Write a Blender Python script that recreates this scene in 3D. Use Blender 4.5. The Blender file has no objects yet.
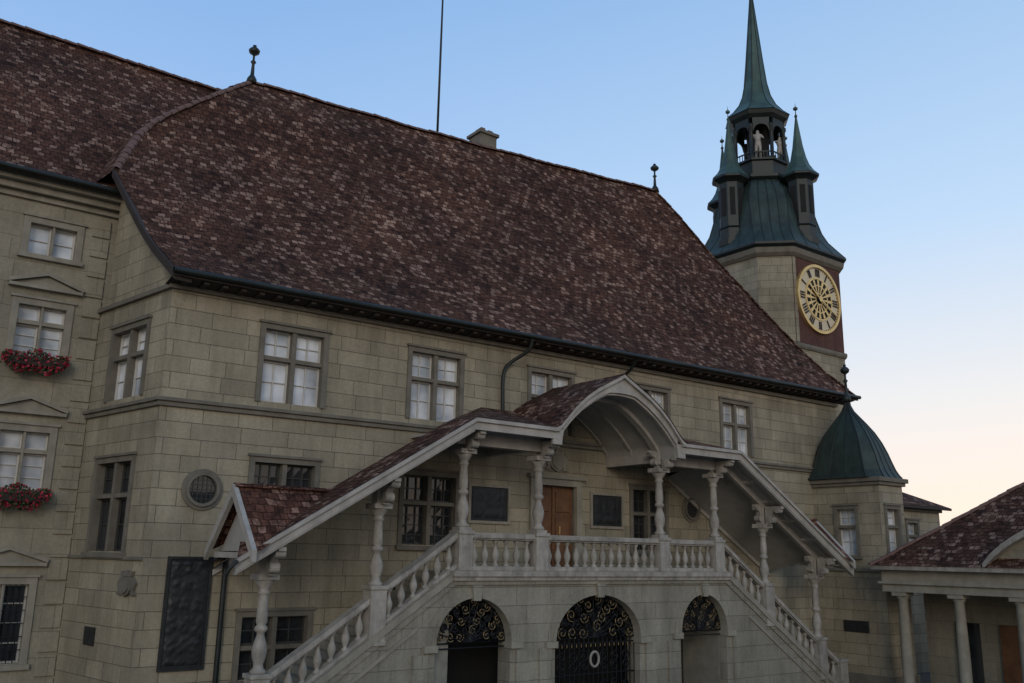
import bpy, bmesh, math, random
from mathutils import Vector, Matrix
random.seed(7)
S=bpy.context.scene
rad=math.radians
# ------------------------------------------------------------------ materials
def newmat(name):
    m=bpy.data.materials.new(name);m.use_nodes=True
    nt=m.node_tree;b=nt.nodes['Principled BSDF'];return m,nt,b
def N(nt,t,**k):
    n=nt.nodes.new(t)
    for a,v in k.items(): setattr(n,a,v)
    return n
def ramp(nt,fac,stops):
    r=N(nt,'ShaderNodeValToRGB');e=r.color_ramp.elements
    while len(e)<len(stops): e.new(0.5)
    for i,(p,c) in enumerate(stops):
        e[i].position=p;e[i].color=(c[0],c[1],c[2],1) if hasattr(c,'__len__') else (c,c,c,1)
    nt.links.new(fac,r.inputs[0]);return r.outputs[0]
def mixc(nt,a,b,fac,mode='MIX'):
    m=N(nt,'ShaderNodeMix',data_type='RGBA',blend_type=mode)
    for i,v in ((0,fac),(6,a),(7,b)):
        if isinstance(v,bpy.types.NodeSocket): nt.links.new(v,m.inputs[i])
        elif i==0: m.inputs[0].default_value=v
        else: m.inputs[i].default_value=(v[0],v[1],v[2],1)
    return m.outputs[2]
def noise(nt,vec,scale,detail=4,rough=.6,sc=None):
    n=N(nt,'ShaderNodeTexNoise');n.inputs['Scale'].default_value=scale;n.inputs['Detail'].default_value=detail;n.inputs['Roughness'].default_value=rough
    if sc:
        mp=N(nt,'ShaderNodeMapping');mp.inputs['Scale'].default_value=sc;nt.links.new(vec,mp.inputs[0]);vec=mp.outputs[0]
    nt.links.new(vec,n.inputs['Vector']);return n.outputs['Fac']
def bump(nt,b,h,st,dist=.02):
    bp=N(nt,'ShaderNodeBump');bp.inputs['Strength'].default_value=st;bp.inputs['Distance'].default_value=dist
    nt.links.new(h,bp.inputs['Height']);nt.links.new(bp.outputs[0],b.inputs['Normal'])
def ashlar(name,c1,c2,mort,bw=.85,bh=.38,ms=.006,stain=.5):
    m,nt,b=newmat(name);tc=N(nt,'ShaderNodeTexCoord');uv=tc.outputs['UV'];ob=tc.outputs['Object']
    br=N(nt,'ShaderNodeTexBrick');nt.links.new(uv,br.inputs['Vector'])
    br.inputs['Scale'].default_value=1;br.inputs['Brick Width'].default_value=bw;br.inputs['Row Height'].default_value=bh
    br.inputs['Mortar Size'].default_value=ms;br.inputs['Mortar Smooth'].default_value=.3;br.inputs['Bias'].default_value=-.1
    br.inputs['Color1'].default_value=(*c1,1);br.inputs['Color2'].default_value=(*c2,1);br.inputs['Mortar'].default_value=(*mort,1)
    br.offset=.5;br.squash=1.4;br.squash_frequency=3;br.offset_frequency=2
    n1=noise(nt,ob,.45,6,.65);n2=noise(nt,ob,14,4,.7);n3=noise(nt,ob,1.2,5,.7,(1.5,1.5,.25))
    c=mixc(nt,br.outputs[0],ramp(nt,n1,[(.3,(.66,.65,.62)),(.7,(1.12,1.1,1.06))]),.9,'MULTIPLY')
    c=mixc(nt,c,ramp(nt,n2,[(.25,.74),(.75,1.14)]),.8,'MULTIPLY')
    c=mixc(nt,c,ramp(nt,n3,[(.35,(.50,.50,.48)),(.6,(1,1,1))]),stain,'MULTIPLY')
    nt.links.new(c,b.inputs['Base Color']);b.inputs['Roughness'].default_value=.9
    h=mixc(nt,ramp(nt,br.outputs['Fac'],[(0,1),(1,0)]),ramp(nt,n2,[(0,0),(1,1)]),.25)
    bump(nt,b,h,.7,.02);return m
def plain(name,c,rough=.8,var=.25,scale=3,metal=0,bs=.15,stain=0):
    m,nt,b=newmat(name);tc=N(nt,'ShaderNodeTexCoord');ob=tc.outputs['Object']
    n1=noise(nt,ob,scale,6,.65);n2=noise(nt,ob,scale*9,3,.6)
    f=ramp(nt,n1,[(.3,1-var),(.7,1+var*.4)])
    col=mixc(nt,c,f,1,'MULTIPLY')
    if stain:
        n3=noise(nt,ob,1.6,5,.7,(1.6,1.6,.3));col=mixc(nt,col,ramp(nt,n3,[(.35,.45),(.6,1)]),stain,'MULTIPLY')
    nt.links.new(col,b.inputs['Base Color']);b.inputs['Roughness'].default_value=rough;b.inputs['Metallic'].default_value=metal
    if bs: bump(nt,b,n2,bs,.01)
    return m
def tiles(name,cd,cm,cl,w=.2,h=.19):
    m,nt,b=newmat(name);tc=N(nt,'ShaderNodeTexCoord');uv=tc.outputs['UV'];ob=tc.outputs['Object']
    dn=N(nt,'ShaderNodeTexNoise');dn.inputs['Scale'].default_value=2.2;dn.inputs['Detail'].default_value=4;nt.links.new(uv,dn.inputs['Vector'])
    sub=N(nt,'ShaderNodeVectorMath',operation='SUBTRACT');nt.links.new(dn.outputs['Color'],sub.inputs[0]);sub.inputs[1].default_value=(.5,.5,.5)
    sc=N(nt,'ShaderNodeVectorMath',operation='SCALE');nt.links.new(sub.outputs[0],sc.inputs[0]);sc.inputs['Scale'].default_value=.20
    ad=N(nt,'ShaderNodeVectorMath',operation='ADD');nt.links.new(uv,ad.inputs[0]);nt.links.new(sc.outputs[0],ad.inputs[1])
    br=N(nt,'ShaderNodeTexBrick');nt.links.new(ad.outputs[0],br.inputs['Vector'])
    br.inputs['Scale'].default_value=1;br.inputs['Brick Width'].default_value=w;br.inputs['Row Height'].default_value=h
    br.inputs['Mortar Size'].default_value=.016;br.inputs['Mortar Smooth'].default_value=.6
    br.inputs['Color1'].default_value=(0,0,0,1);br.inputs['Color2'].default_value=(1,1,1,1);br.inputs['Mortar'].default_value=(.3,.3,.3,1)
    n0=noise(nt,ad.outputs[0],3.4,4,.8,(1,1.7,1))
    n1=noise(nt,ob,.4,6,.65);n2=noise(nt,uv,7,4,.85)
    t=mixc(nt,br.outputs[0],n0,.62)
    col=ramp(nt,t,[(.28,cd),(.44,cm),(.56,cm),(.70,cl)])
    col=mixc(nt,col,ramp(nt,n1,[(.32,(.55,.54,.56)),(.70,(1.28,1.2,1.12))]),.95,'MULTIPLY')
    col=mixc(nt,col,ramp(nt,n2,[(.34,.40),(.66,1.45)]),.9,'MULTIPLY')
    col=mixc(nt,col,ramp(nt,br.outputs['Fac'],[(0,1),(1,.35)]),.8,'MULTIPLY')
    nt.links.new(col,b.inputs['Base Color']);b.inputs['Roughness'].default_value=.95
    b.inputs['Specular IOR Level'].default_value=.15
    sp=N(nt,'ShaderNodeSeparateXYZ');nt.links.new(ad.outputs[0],sp.inputs[0])
    dv=N(nt,'ShaderNodeMath',operation='DIVIDE');nt.links.new(sp.outputs[1],dv.inputs[0]);dv.inputs[1].default_value=h
    fr=N(nt,'ShaderNodeMath',operation='FRACT');nt.links.new(dv.outputs[0],fr.inputs[0])
    inv=N(nt,'ShaderNodeMath',operation='SUBTRACT');inv.inputs[0].default_value=1;nt.links.new(fr.outputs[0],inv.inputs[1])
    hh=mixc(nt,inv.outputs[0],t,.6)
    hh=mixc(nt,hh,ramp(nt,br.outputs['Fac'],[(0,1),(1,0)]),.35,'MULTIPLY')
    bump(nt,b,hh,1.0,.08);return m
def glassmat(name,base,dark,rough=.08,sc=.7):
    m,nt,b=newmat(name);tc=N(nt,'ShaderNodeTexCoord');n1=noise(nt,tc.outputs['Object'],sc,3,.5);n2=noise(nt,tc.outputs['Object'],2.5,2,.5)
    nt.links.new(ramp(nt,n1,[(.40,dark),(.56,base)]),b.inputs['Base Color']);b.inputs['Roughness'].default_value=rough
    b.inputs['IOR'].default_value=1.6;bump(nt,b,n2,.15,.02);return m
M={}
M['wall']=ashlar('sandstone_ashlar',(.425,.38,.285),(.315,.285,.215),(.15,.135,.10),ms=.008)
M['wall2']=ashlar('sandstone_ashlar_pale',(.39,.36,.285),(.335,.31,.245),(.2,.19,.15),bw=1.4,bh=.6,ms=.006,stain=.35)
M['stair']=ashlar('molasse_stone',(.37,.35,.29),(.315,.295,.245),(.18,.17,.14),bw=1.1,bh=.45,ms=.007,stain=.6)
M['trim']=plain('carved_stone',(.18,.163,.13),.85,.3,2.5)
M['trim2']=plain('carved_stone_pale',(.33,.305,.245),.85,.25,2.5,stain=.3)
M['white']=plain('pale_limestone',(.42,.39,.34),.75,.3,4,stain=.7)
M['paint']=plain('white_painted_wood',(.45,.42,.375),.6,.2,2.5,stain=.4)
M['soffit']=plain('painted_boards',(.38,.365,.335),.7,.2,2)
M['tile']=tiles('clay_roof_tiles',(.034,.016,.012),(.108,.052,.034),(.34,.22,.165))
M['tile_red']=tiles('red_clay_tiles',(.05,.023,.017),(.135,.062,.042),(.32,.19,.14))
M['ridge']=plain('ridge_tiles',(.17,.095,.075),.8,.35,4)
M['copper']=plain('patinated_copper',(.034,.060,.052),.55,.55,1.1,metal=.1,bs=.2,stain=.9)
M['copperd']=plain('dark_copper',(.018,.026,.025),.5,.5,1.3,metal=.2)
M['copper_l']=plain('green_copper_spire',(.055,.110,.092),.5,.45,1.1,metal=.1,stain=.7)
M['metal']=plain('dark_metal',(.03,.03,.03),.5,.3,3,metal=.4)
M['iron']=plain('wrought_iron',(.02,.021,.024),.4,.2,5,metal=.6)
M['gold']=plain('gilding',(.72,.52,.22),.38,.2,3,metal=.6,bs=0)
M['goldd']=plain('aged_gilding',(.36,.27,.14),.5,.3,6,metal=.5,bs=0)
M['cream']=plain('clock_enamel',(.64,.55,.37),.5,.1,3,bs=0)
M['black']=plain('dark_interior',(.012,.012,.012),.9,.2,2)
M['red']=plain('red_render',(.105,.043,.032),.85,.35,2,stain=.3)
M['bronze']=plain('bronze_relief',(.035,.038,.04),.45,.4,6,metal=.4,bs=.5)
M['wood']=plain('oak_door',(.17,.078,.034),.55,.4,4)
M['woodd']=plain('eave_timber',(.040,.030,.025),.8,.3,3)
M['fr']=plain('window_frame_white',(.60,.58,.53),.5,.1,4,bs=0)
M['lead']=plain('leaded_frame',(.05,.05,.045),.5,.2,4,bs=0)
M['glass']=glassmat('window_glass_curtain_sky',(.78,.81,.84),(.34,.38,.42))  # pale pane colour: curtains, with the bright sky reflection painted in
M['glassd']=glassmat('window_glass_dark',(.03,.034,.038),(.012,.014,.017),.05)
M['ground']=ashlar('cobbles',(.16,.15,.13),(.11,.105,.095),(.05,.05,.045),bw=.16,bh=.12,ms=.012,stain=.3)
M['leaf']=plain('geranium_leaves',(.04,.085,.025),.6,.4,9)
M['flower']=plain('geranium_blossom',(.45,.02,.06),.6,.4,12,bs=0)
M['step']=plain('stair_steps',(.27,.26,.22),.9,.25,3)
# ------------------------------------------------------------------ mesh builder
class F_:   # wall frame: u along the wall, d = depth inward, z up
    def __init__(s,ox,oy,tx,ty,nx,ny): s.o=Vector((ox,oy,0));s.t=Vector((tx,ty,0)).normalized();s.n=Vector((nx,ny,0)).normalized()
    def p(s,u,d,z): return s.o+s.t*u+s.n*d+Vector((0,0,z))
W=F_(0,0,1,0,0,1)
class MB:
    def __init__(s): s.v=[];s.f=[];s.m=[];s.uv=[];s.sm=[]
    def poly(s,pts,mat,uv=None,smooth=False):
        i=len(s.v);s.v+= [Vector(p) for p in pts];s.f.append(list(range(i,i+len(pts))));s.m.append(mat);s.uv.append(uv);s.sm.append(smooth)
    def hexa(s,P,mat):
        for q in ((3,2,1,0),(4,5,6,7),(0,1,5,4),(1,2,6,5),(2,3,7,6),(3,0,4,7)): s.poly([P[i] for i in q],mat)
    def box(s,x0,x1,y0,y1,z0,z1,mat,F=W):
        P=[F.p(x0,y0,z0),F.p(x1,y0,z0),F.p(x1,y1,z0),F.p(x0,y1,z0),F.p(x0,y0,z1),F.p(x1,y0,z1),F.p(x1,y1,z1),F.p(x0,y1,z1)]
        s.hexa(P,mat)
    def slope(s,x0,za,x1,zb,y0,y1,h,mat,F=W):
        P=[F.p(x0,y0,za),F.p(x1,y0,zb),F.p(x1,y1,zb),F.p(x0,y1,za),F.p(x0,y0,za+h),F.p(x1,y0,zb+h),F.p(x1,y1,zb+h),F.p(x0,y1,za+h)]
        s.hexa(P,mat)
    def prism(s,pts,d0,d1,mat,F=W):
        a=[F.p(u,d0,z) for u,z in pts];b=[F.p(u,d1,z) for u,z in pts];n=len(pts)
        s.poly(a,mat);s.poly(b[::-1],mat)
        for i in range(n): j=(i+1)%n;s.poly([a[j],a[i],b[i],b[j]],mat)
    def lathe(s,prof,cx,cy,cz,mat,seg=12,smooth=True,rot=0,sx=1,sy=1):
        rings=[[Vector((cx+sx*r*math.cos(rot+2*math.pi*k/seg),cy+sy*r*math.sin(rot+2*math.pi*k/seg),cz+z)) for k in range(seg)] for r,z in prof]
        for a,b in zip(rings,rings[1:]):
            for k in range(seg):
                j=(k+1)%seg;s.poly([a[k],a[j],b[j],b[k]],mat,smooth=smooth)
        if prof[0][0]>1e-4: s.poly(rings[0][::-1],mat)
        if prof[-1][0]>1e-4: s.poly(rings[-1],mat)
    def build(s,name,parent=None,bevel=0):
        mats=[];idx={}
        for k in s.m:
            if k not in idx: idx[k]=len(mats);mats.append(k)
        me=bpy.data.meshes.new(name);me.from_pydata([tuple(v) for v in s.v],[],s.f)
        for k in mats: me.materials.append(M[k])
        ul=me.uv_layers.new(name='UVMap')
        for p,k,uv,sm in zip(me.polygons,s.m,s.uv,s.sm):
            p.material_index=idx[k];p.use_smooth=sm
            n=p.normal
            if abs(n.z)>.95: t=Vector((1,0,0));b=Vector((0,1,0))
            else:
                t=Vector((-n.y,n.x,0)).normalized();b=n.cross(t)
                if t.x+t.y*.9<0: t=-t
                if b.z<0:b=-b
            for q,li in enumerate(p.loop_indices):
                if uv: ul.data[li].uv=uv[q]
                else:
                    c=me.vertices[me.loops[li].vertex_index].co;ul.data[li].uv=(c.dot(t),c.dot(b))
        o=bpy.data.objects.new(name,me);S.collection.objects.link(o)
        if any(s.sm) or bevel:
            bm=bmesh.new();bm.from_mesh(me);bmesh.ops.remove_doubles(bm,verts=bm.verts,dist=.0005);bm.to_mesh(me);bm.free()
        if bevel:
            md=o.modifiers.new('b','BEVEL');md.width=bevel;md.segments=2;md.limit_method='ANGLE';md.angle_limit=rad(50)
        if parent: o.parent=parent
        return o
def empty(name,parent=None):
    e=bpy.data.objects.new(name,None);e.empty_display_size=.5;S.collection.objects.link(e)
    if parent:e.parent=parent
    return e
def curve_obj(name,splines,bev,mat,parent=None):
    c=bpy.data.curves.new(name,'CURVE');c.dimensions='3D';c.bevel_depth=bev;c.bevel_resolution=1
    for pts in splines:
        sp=c.splines.new('POLY');sp.points.add(len(pts)-1)
        for q,p in zip(sp.points,pts): q.co=(*p,1)
    c.materials.append(M[mat]);o=bpy.data.objects.new(name,c);S.collection.objects.link(o)
    if parent:o.parent=parent
    return o
def wall(mb,F,u0,u1,z0,z1,holes,mat,reveal=.28,rm='trim'):
    us=sorted(set([u0,u1]+[h[0] for h in holes]+[h[1] for h in holes]));zs=sorted(set([z0,z1]+[h[2] for h in holes]+[h[3] for h in holes]))
    for a,b in zip(us,us[1:]):
        for c,d in zip(zs,zs[1:]):
            um,zm=(a+b)/2,(c+d)/2
            if any(h[0]<um<h[1] and h[2]<zm<h[3] for h in holes): continue
            mb.poly([F.p(a,0,c),F.p(b,0,c),F.p(b,0,d),F.p(a,0,d)],mat)
    for h in holes:
        a,b,c,d=h[:4];r=reveal
        mb.poly([F.p(a,0,c),F.p(a,r,c),F.p(a,r,d),F.p(a,0,d)],rm);mb.poly([F.p(b,0,c),F.p(b,r,c),F.p(b,r,d),F.p(b,0,d)],rm)
        mb.poly([F.p(a,0,c),F.p(b,0,c),F.p(b,r,c),F.p(a,r,c)],rm);mb.poly([F.p(a,0,d),F.p(b,0,d),F.p(b,r,d),F.p(a,r,d)],rm)
def window(mb,F,u0,u1,z0,z1,lights=2,transom=.62,grid=(2,4),frame='fr',glass='glass',sur='trim',sw=.13,sill=True,rec=.16,mw=.12):
    rg=random.Random(int(u0*100+z0*10))
    if sw:
        mb.box(u0-sw,u0+.003,-.05,.04,z0-.02,z1+sw,sur,F);mb.box(u1-.003,u1+sw,-.05,.04,z0-.02,z1+sw,sur,F)
        mb.box(u0+.003,u1-.003,-.048,.04,z1-.003,z1+sw-.002,sur,F)
        mb.box(u0-sw-.04,u1+sw+.04,-.10,.04,z1+sw,z1+sw+.06,sur,F)
        if sill: mb.box(u0-sw-.05,u1+sw+.05,-.12,.1,z0-.14,z0-.02,sur,F)
    w=(u1-u0-mw*(lights-1))/lights
    zt=z0+(z1-z0)*transom if transom else None
    for i in range(lights-1):
        a=u0+w*(i+1)+mw*i;mb.box(a,a+mw,.0,rec+.02,z0,z1,sur,F)
    if transom: mb.box(u0,u1,.012,rec+.018,zt-.05,zt+.05,sur,F)
    for i in range(lights):
        a=u0+(w+mw)*i;b=a+w
        rows=[(z0,zt-.05,max(1,round(grid[1]*transom))),(zt+.05,z1,max(1,grid[1]-round(grid[1]*transom)))] if transom else [(z0,z1,grid[1])]
        for c,d,nr in rows:
            t=.045
            mb.box(a,a+t,rec,rec+.05,c,d,frame,F);mb.box(b-t,b,rec,rec+.05,c,d,frame,F)
            mb.box(a+t,b-t,rec,rec+.05,c,c+t,frame,F);mb.box(a+t,b-t,rec,rec+.05,d-t,d,frame,F)
            for ki in range(grid[0]):
                for kj in range(nr):
                    e=[rg.uniform(0,.012) for _ in range(4)]
                    xa,xb=a+(b-a)*ki/grid[0],a+(b-a)*(ki+1)/grid[0];ya,yb=c+(d-c)*kj/nr,c+(d-c)*(kj+1)/nr
                    mb.poly([F.p(xa,rec+.05+e[0],ya),F.p(xb,rec+.05+e[1],ya),F.p(xb,rec+.05+e[2],yb),F.p(xa,rec+.05+e[3],yb)],glass)
            for k in range(1,grid[0]):
                x=a+(b-a)*k/grid[0];mb.box(x-.014,x+.014,rec+.01,rec+.065,c+t,d-t,frame,F)
            for k in range(1,nr):
                z=c+(d-c)*k/nr;mb.box(a+t,b-t,rec+.012,rec+.063,z-.012,z+.012,frame,F)
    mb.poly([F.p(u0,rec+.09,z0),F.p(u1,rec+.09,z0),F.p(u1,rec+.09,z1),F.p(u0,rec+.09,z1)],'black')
# ================================================================== TOWN HALL
TH=empty('town_hall')
D=21.0
FF=F_(0,D,1,0,0,1)
RF=F_(5.8,D,-.73,3.75,3.75,.73)
RL=math.hypot(.73,3.75)
XR=32.3
up=[(8.12,9.70,7.93,9.75),(12.33,13.93,7.95,9.80),(16.5,18.1,7.97,9.80),(20.8,22.4,7.98,9.84),(25.22,26.76,8.02,9.86)]
low=[(8.12,9.68,5.80,6.45),(8.12,9.76,1.5,2.88),(12.25,13.9,4.6,6.42),(20.7,22.2,4.6,6.5),(16.72,18.28,3.97,6.42)]
Lc=[(5.70,20.4,10.60),(5.32,22.0,11.92),(4.83,24.0,14.10),(5.95,25.7,16.40),(8.1,26.95,18.62),(9.55,28.0,20.05)]
fY=[0,.21,.474,.697,.857,1];fZ=[0,.165,.43,.665,.85,1]
Rc=[(32.9-5.0*f,20.4+6.2*f,10.85+9.65*g) for f,g in zip(fY,fZ)]
def catm(P,n=5):
    out=[]
    P=[Vector(p) for p in P];Q=[2*P[0]-P[1]]+P+[2*P[-1]-P[-2]]
    for i in range(1,len(Q)-2):
        for k in range(n):
            t=k/n;a,b,c,d=Q[i-1:i+3]
            out.append(.5*((2*b)+(c-a)*t+(2*a-5*b+4*c-d)*t*t+(3*b-a-3*c+d)*t**3))
    out.append(P[-1]);return out
Ls=catm(Lc[:3],5)[:-1]+catm(Lc[2:],5);Rs=catm(Rc,5)
mb=MB()
wall(mb,FF,5.8,XR,-.5,10.78,up+low,'wall')
rwin=[(1.0,2.75,7.9,9.62),(1.0,2.75,4.3,6.36)]
wall(mb,RF,0,RL,-.5,10.55,rwin,'wall')
for a,b in zip(Ls[:11],Ls[1:12]):
    ua=(a.y-D)/3.75*RL;ub=(b.y-D)/3.75*RL
    if ub<0: continue
    za,zb=a.z-.12,b.z-.12
    if ua<0: za=za+(zb-za)*(0-ua)/(ub-ua);ua=0
    if ub>RL: zb=za+(zb-za)*(RL-ua)/(ub-ua);ub=RL
    if ub-ua>.01: mb.poly([RF.p(ua,0,10.55),RF.p(ub,0,10.55),RF.p(ub,0,max(zb,10.56)),RF.p(ua,0,max(za,10.56))],'wall')
mb.poly([(XR,D,-.5),(XR,33,-.5),(XR,33,10.78),(XR,D,10.78)],'wall')
mb.poly([(5.07,24.75,-.5),(5.07,33,-.5),(5.07,33,13),(5.07,24.75,13)],'wall')
mb.poly([(5.07,33,-.5),(XR,33,-.5),(XR,33,10.7),(5.07,33,10.7)],'wall')
mb.build('walls',TH)
mb=MB()
def strip(x0,x1,za,zb,dep,h,mat): mb.slope(x0,za,x1,zb,D-dep,D+.03,h,mat)
strip(5.66,XR+.1,7.66,7.80,.14,.09,'trim');strip(5.72,XR+.1,7.55,7.69,.08,.109,'trim')
mb.box(0.0,RL,-.14,.03,7.655,7.745,'trim',RF);mb.box(0,RL,-.08,.03,7.55,7.653,'trim',RF)
strip(5.7,XR,10.32,10.45,.10,.12,'trim');mb.box(0,RL,-.1,.03,10.32,10.44,'trim',RF)
mb.box(5.72,7.0,D-.12,D+.02,-.5,.55,'trim2');mb.box(7.0,XR,D-.12,D+.02,-.5,.5,'trim2');mb.box(0,RL,-.12,.02,-.5,.55,'trim2',RF)
mb.box(0.02,RL,-.07,.02,4.12,4.20,'trim',RF)
mb.build('string_courses',TH,.015)
mb=MB()
for i,(a,b,c,d) in enumerate(up): window(mb,FF,a,b,c,d,grid=(2,4),sill=False,transom=.6)
window(mb,FF,*low[0],transom=None,grid=(3,2),frame='lead',glass='glassd')
window(mb,FF,*low[1],transom=.5,grid=(2,4),frame='lead',glass='glassd')
window(mb,FF,*low[2],transom=.6,grid=(3,6),frame='lead',glass='glassd',sur='trim')
window(mb,FF,*low[3],transom=.6,grid=(3,6),frame='lead',glass='glassd',sur='trim')
for a,b,c,d in rwin: window(mb,RF,a,b,c,d,lights=2,grid=(2,4),glass='glassd' if c<6 else 'glass',frame='lead' if c<6 else 'fr',sill=(c<6))
mb.build('windows',TH)
def ring(mb,F,u,z,r0,r1,d0,d1,mat,seg=32):
    for k in range(seg):
        a=2*math.pi*k/seg;b=2*math.pi*(k+1)/seg
        q=lambda r,t,d:F.p(u+r*math.cos(t),d,z+r*math.sin(t))
        mb.poly([q(r0,a,d0),q(r1,a,d0),q(r1,b,d0),q(r0,b,d0)],mat)
        mb.poly([q(r1,a,d0),q(r1,a,d1),q(r1,b,d1),q(r1,b,d0)],mat)
        mb.poly([q(r0,a,d0),q(r0,a,d1),q(r0,b,d1),q(r0,b,d0)],mat)
def disc(mb,F,u,z,r,d,mat,seg=32): mb.poly([F.p(u+r*math.cos(2*math.pi*k/seg),d,z+r*math.sin(2*math.pi*k/seg)) for k in range(seg)],mat)
mb=MB()
for u,z,r in ((6.93,5.72,.32),(23.45,6.0,.30),(28.3,6.2,.28)):
    disc(mb,FF,u,z,r,-.012,'glassd');ring(mb,FF,u,z,r,r+.07,-.11,0,'trim');ring(mb,FF,u,z,r+.07,r+.15,-.05,0,'trim')
    for k in range(1,6):
        x=-r+2*r*k/6;hh=math.sqrt(r*r-x*x);mb.box(u+x-.008,u+x+.008,-.03,-.015,z-hh,z+hh,'lead',FF);mb.box(u-hh,u+hh,-.032,-.017,z+x-.008,z+x+.008,'lead',FF)
mb.build('round_windows',TH)
mb=MB()
mb.box(16.72,18.28,.15,.22,3.97,6.42,'wood',FF)
for i in range(2):
    for j in range(3): mb.box(16.84+.78*i,17.38+.78*i,.11,.15,4.1+.78*j,4.72+.78*j,'wood',FF)
mb.box(17.47,17.53,.09,.15,3.97,6.42,'wood',FF)
mb.box(16.5,16.72,-.1,.05,3.97,6.62,'trim2',FF);mb.box(18.28,18.5,-.1,.05,3.97,6.62,'trim2',FF);mb.box(16.72,18.28,-.098,.05,6.42,6.62,'trim2',FF);mb.box(16.4,18.6,-.18,.05,6.62,6.74,'trim2',FF)
mb.box(17.72,17.76,.06,.11,5.0,5.25,'gold',FF)
mb.build('entrance_door',TH,.01)
def relief(mb,F,u0,u1,z0,z1,mat,n=14,amp=.05,seed=1):
    rnd=random.Random(seed)
    nx,nz=n,int(n*(z1-z0)/(u1-u0))
    H=[[0 if i in(0,nx) or j in(0,nz) else rnd.random()*amp*(.35+.65*abs(math.sin(i*.55)*math.cos(j*.33))) for i in range(nx+1)] for j in range(nz+1)]
    for j in range(nz):
        for i in range(nx):
            q=lambda a,b:F.p(u0+(u1-u0)*a/nx,-.032-H[b][a],z0+(z1-z0)*b/nz)
            mb.poly([q(i,j),q(i+1,j),q(i+1,j+1),q(i,j+1)],mat,smooth=True)
mb=MB()
for a,b in ((14.4,15.7),(18.95,20.2)):
    mb.box(a,b,-.02,0,5.3,6.24,'bronze',FF);relief(mb,FF,a+.08,b-.08,5.38,6.16,'bronze',20,.04,3)
    mb.box(a-.08,a,-.07,0,5.22,6.32,'trim2',FF);mb.box(b,b+.08,-.07,0,5.22,6.32,'trim2',FF);mb.box(a,b,-.068,0,6.24,6.32,'trim2',FF);mb.box(a,b,-.068,0,5.22,5.3,'trim2',FF)
mb.build('wall_plaques',TH)
mb=MB()
mb.box(6.38,7.26,-.03,0,1.85,4.16,'bronze',FF);relief(mb,FF,6.42,7.22,1.89,4.12,'bronze',18,.06,9)
mb.box(6.32,6.38,-.08,0,1.79,4.22,'bronze',FF);mb.box(7.26,7.32,-.08,0,1.79,4.22,'bronze',FF);mb.box(6.38,7.26,-.078,0,4.16,4.22,'bronze',FF);mb.box(6.38,7.26,-.078,0,1.79,1.85,'bronze',FF)
mb.build('bronze_relief',TH)
mb=MB()
def shield(F,u,z,w,h,mat):
    pts=[(u-w/2,z+h/2),(u-w/2,z-h*.1),(u-w*.3,z-h*.36),(u,z-h/2),(u+w*.3,z-h*.36),(u+w/2,z-h*.1),(u+w/2,z+h/2)]
    mb.prism(pts,-.1,0,mat,F);mb.prism([(u+(a-u)*.75,z+(b-z)*.75) for a,b in pts],-.14,-.1,mat,F)
    for s in(-1,1): mb.prism([(u+s*w*.5,z+h*.5),(u+s*w*.78,z+h*.2),(u+s*w*.62,z-h*.2),(u+s*w*.8,z-h*.4),(u+s*w*.45,z-h*.45)][::s],-.07,0,mat,F)
    mb.prism([(u-w*.4,z+h*.52),(u-w*.5,z+h*.8),(u-w*.15,z+h*.66),(u,z+h*.86),(u+w*.15,z+h*.66),(u+w*.5,z+h*.8),(u+w*.4,z+h*.52)],-.09,0,mat,F)
shield(RF,.55,3.55,.55,.42,'trim');shield(FF,17.5,7.1,.55,.5,'trim2')
mb.box(1.9,2.4,-.04,0,2.2,2.6,'bronze',RF)
mb.build('coats_of_arms',TH)
# -------- roof
mb=MB();nx=60
arc=[0]
for i in range(1,len(Ls)): arc.append(arc[-1]+((Rs[i]-Rs[i-1]).yz.length+(Ls[i]-Ls[i-1]).yz.length)/2)
def rp(i,s):
    p=Ls[i].lerp(Rs[i],s);w=math.sin(math.pi*s)
    return p+Vector((0,0,-.10*w*(i/len(Ls))+.025*math.sin(s*37+i*.7)))
for i in range(len(Ls)-1):
    for j in range(nx):
        q=[(i,j),(i,j+1),(i+1,j+1),(i+1,j)]
        pts=[rp(a,b/nx) for a,b in q]
        mb.poly(pts,'tile',uv=[(p.x,arc[a]) for p,(a,b) in zip(pts,q)],smooth=True)
for i in range(10,len(Ls)-1):
    a,b=Ls[i],Ls[i+1];o=Vector((-1.6,1.8,-1.6));mb.poly([a,b,b+o,a+o],'tile')
for i in range(len(Rs)-1):
    a,b=Rs[i],Rs[i+1];k=lambda p:Vector((p.x,33.5-(p.y-20.4)*1.05,p.z));mb.poly([a,k(a),k(b),b],'tile')
mb.poly([Ls[-1],Rs[-1],(33,33.5,10.8),(5,33.5,10.8)],'tile');mb.poly([Ls[-1],Ls[-1]+Vector((-3,3,-4)),(5,33.5,10.8)],'tile')
mb.build('roof_tiles',TH)
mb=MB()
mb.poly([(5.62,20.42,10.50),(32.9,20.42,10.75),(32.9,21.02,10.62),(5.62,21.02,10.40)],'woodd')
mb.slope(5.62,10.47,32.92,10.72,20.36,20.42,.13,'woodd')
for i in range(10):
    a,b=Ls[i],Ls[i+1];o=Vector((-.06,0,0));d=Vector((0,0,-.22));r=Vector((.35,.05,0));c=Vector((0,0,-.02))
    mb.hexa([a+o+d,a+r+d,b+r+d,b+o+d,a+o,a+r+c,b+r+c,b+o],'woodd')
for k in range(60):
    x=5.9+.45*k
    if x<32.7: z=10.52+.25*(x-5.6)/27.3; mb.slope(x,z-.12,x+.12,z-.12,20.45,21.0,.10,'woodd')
mb.build('eaves',TH)
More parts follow.
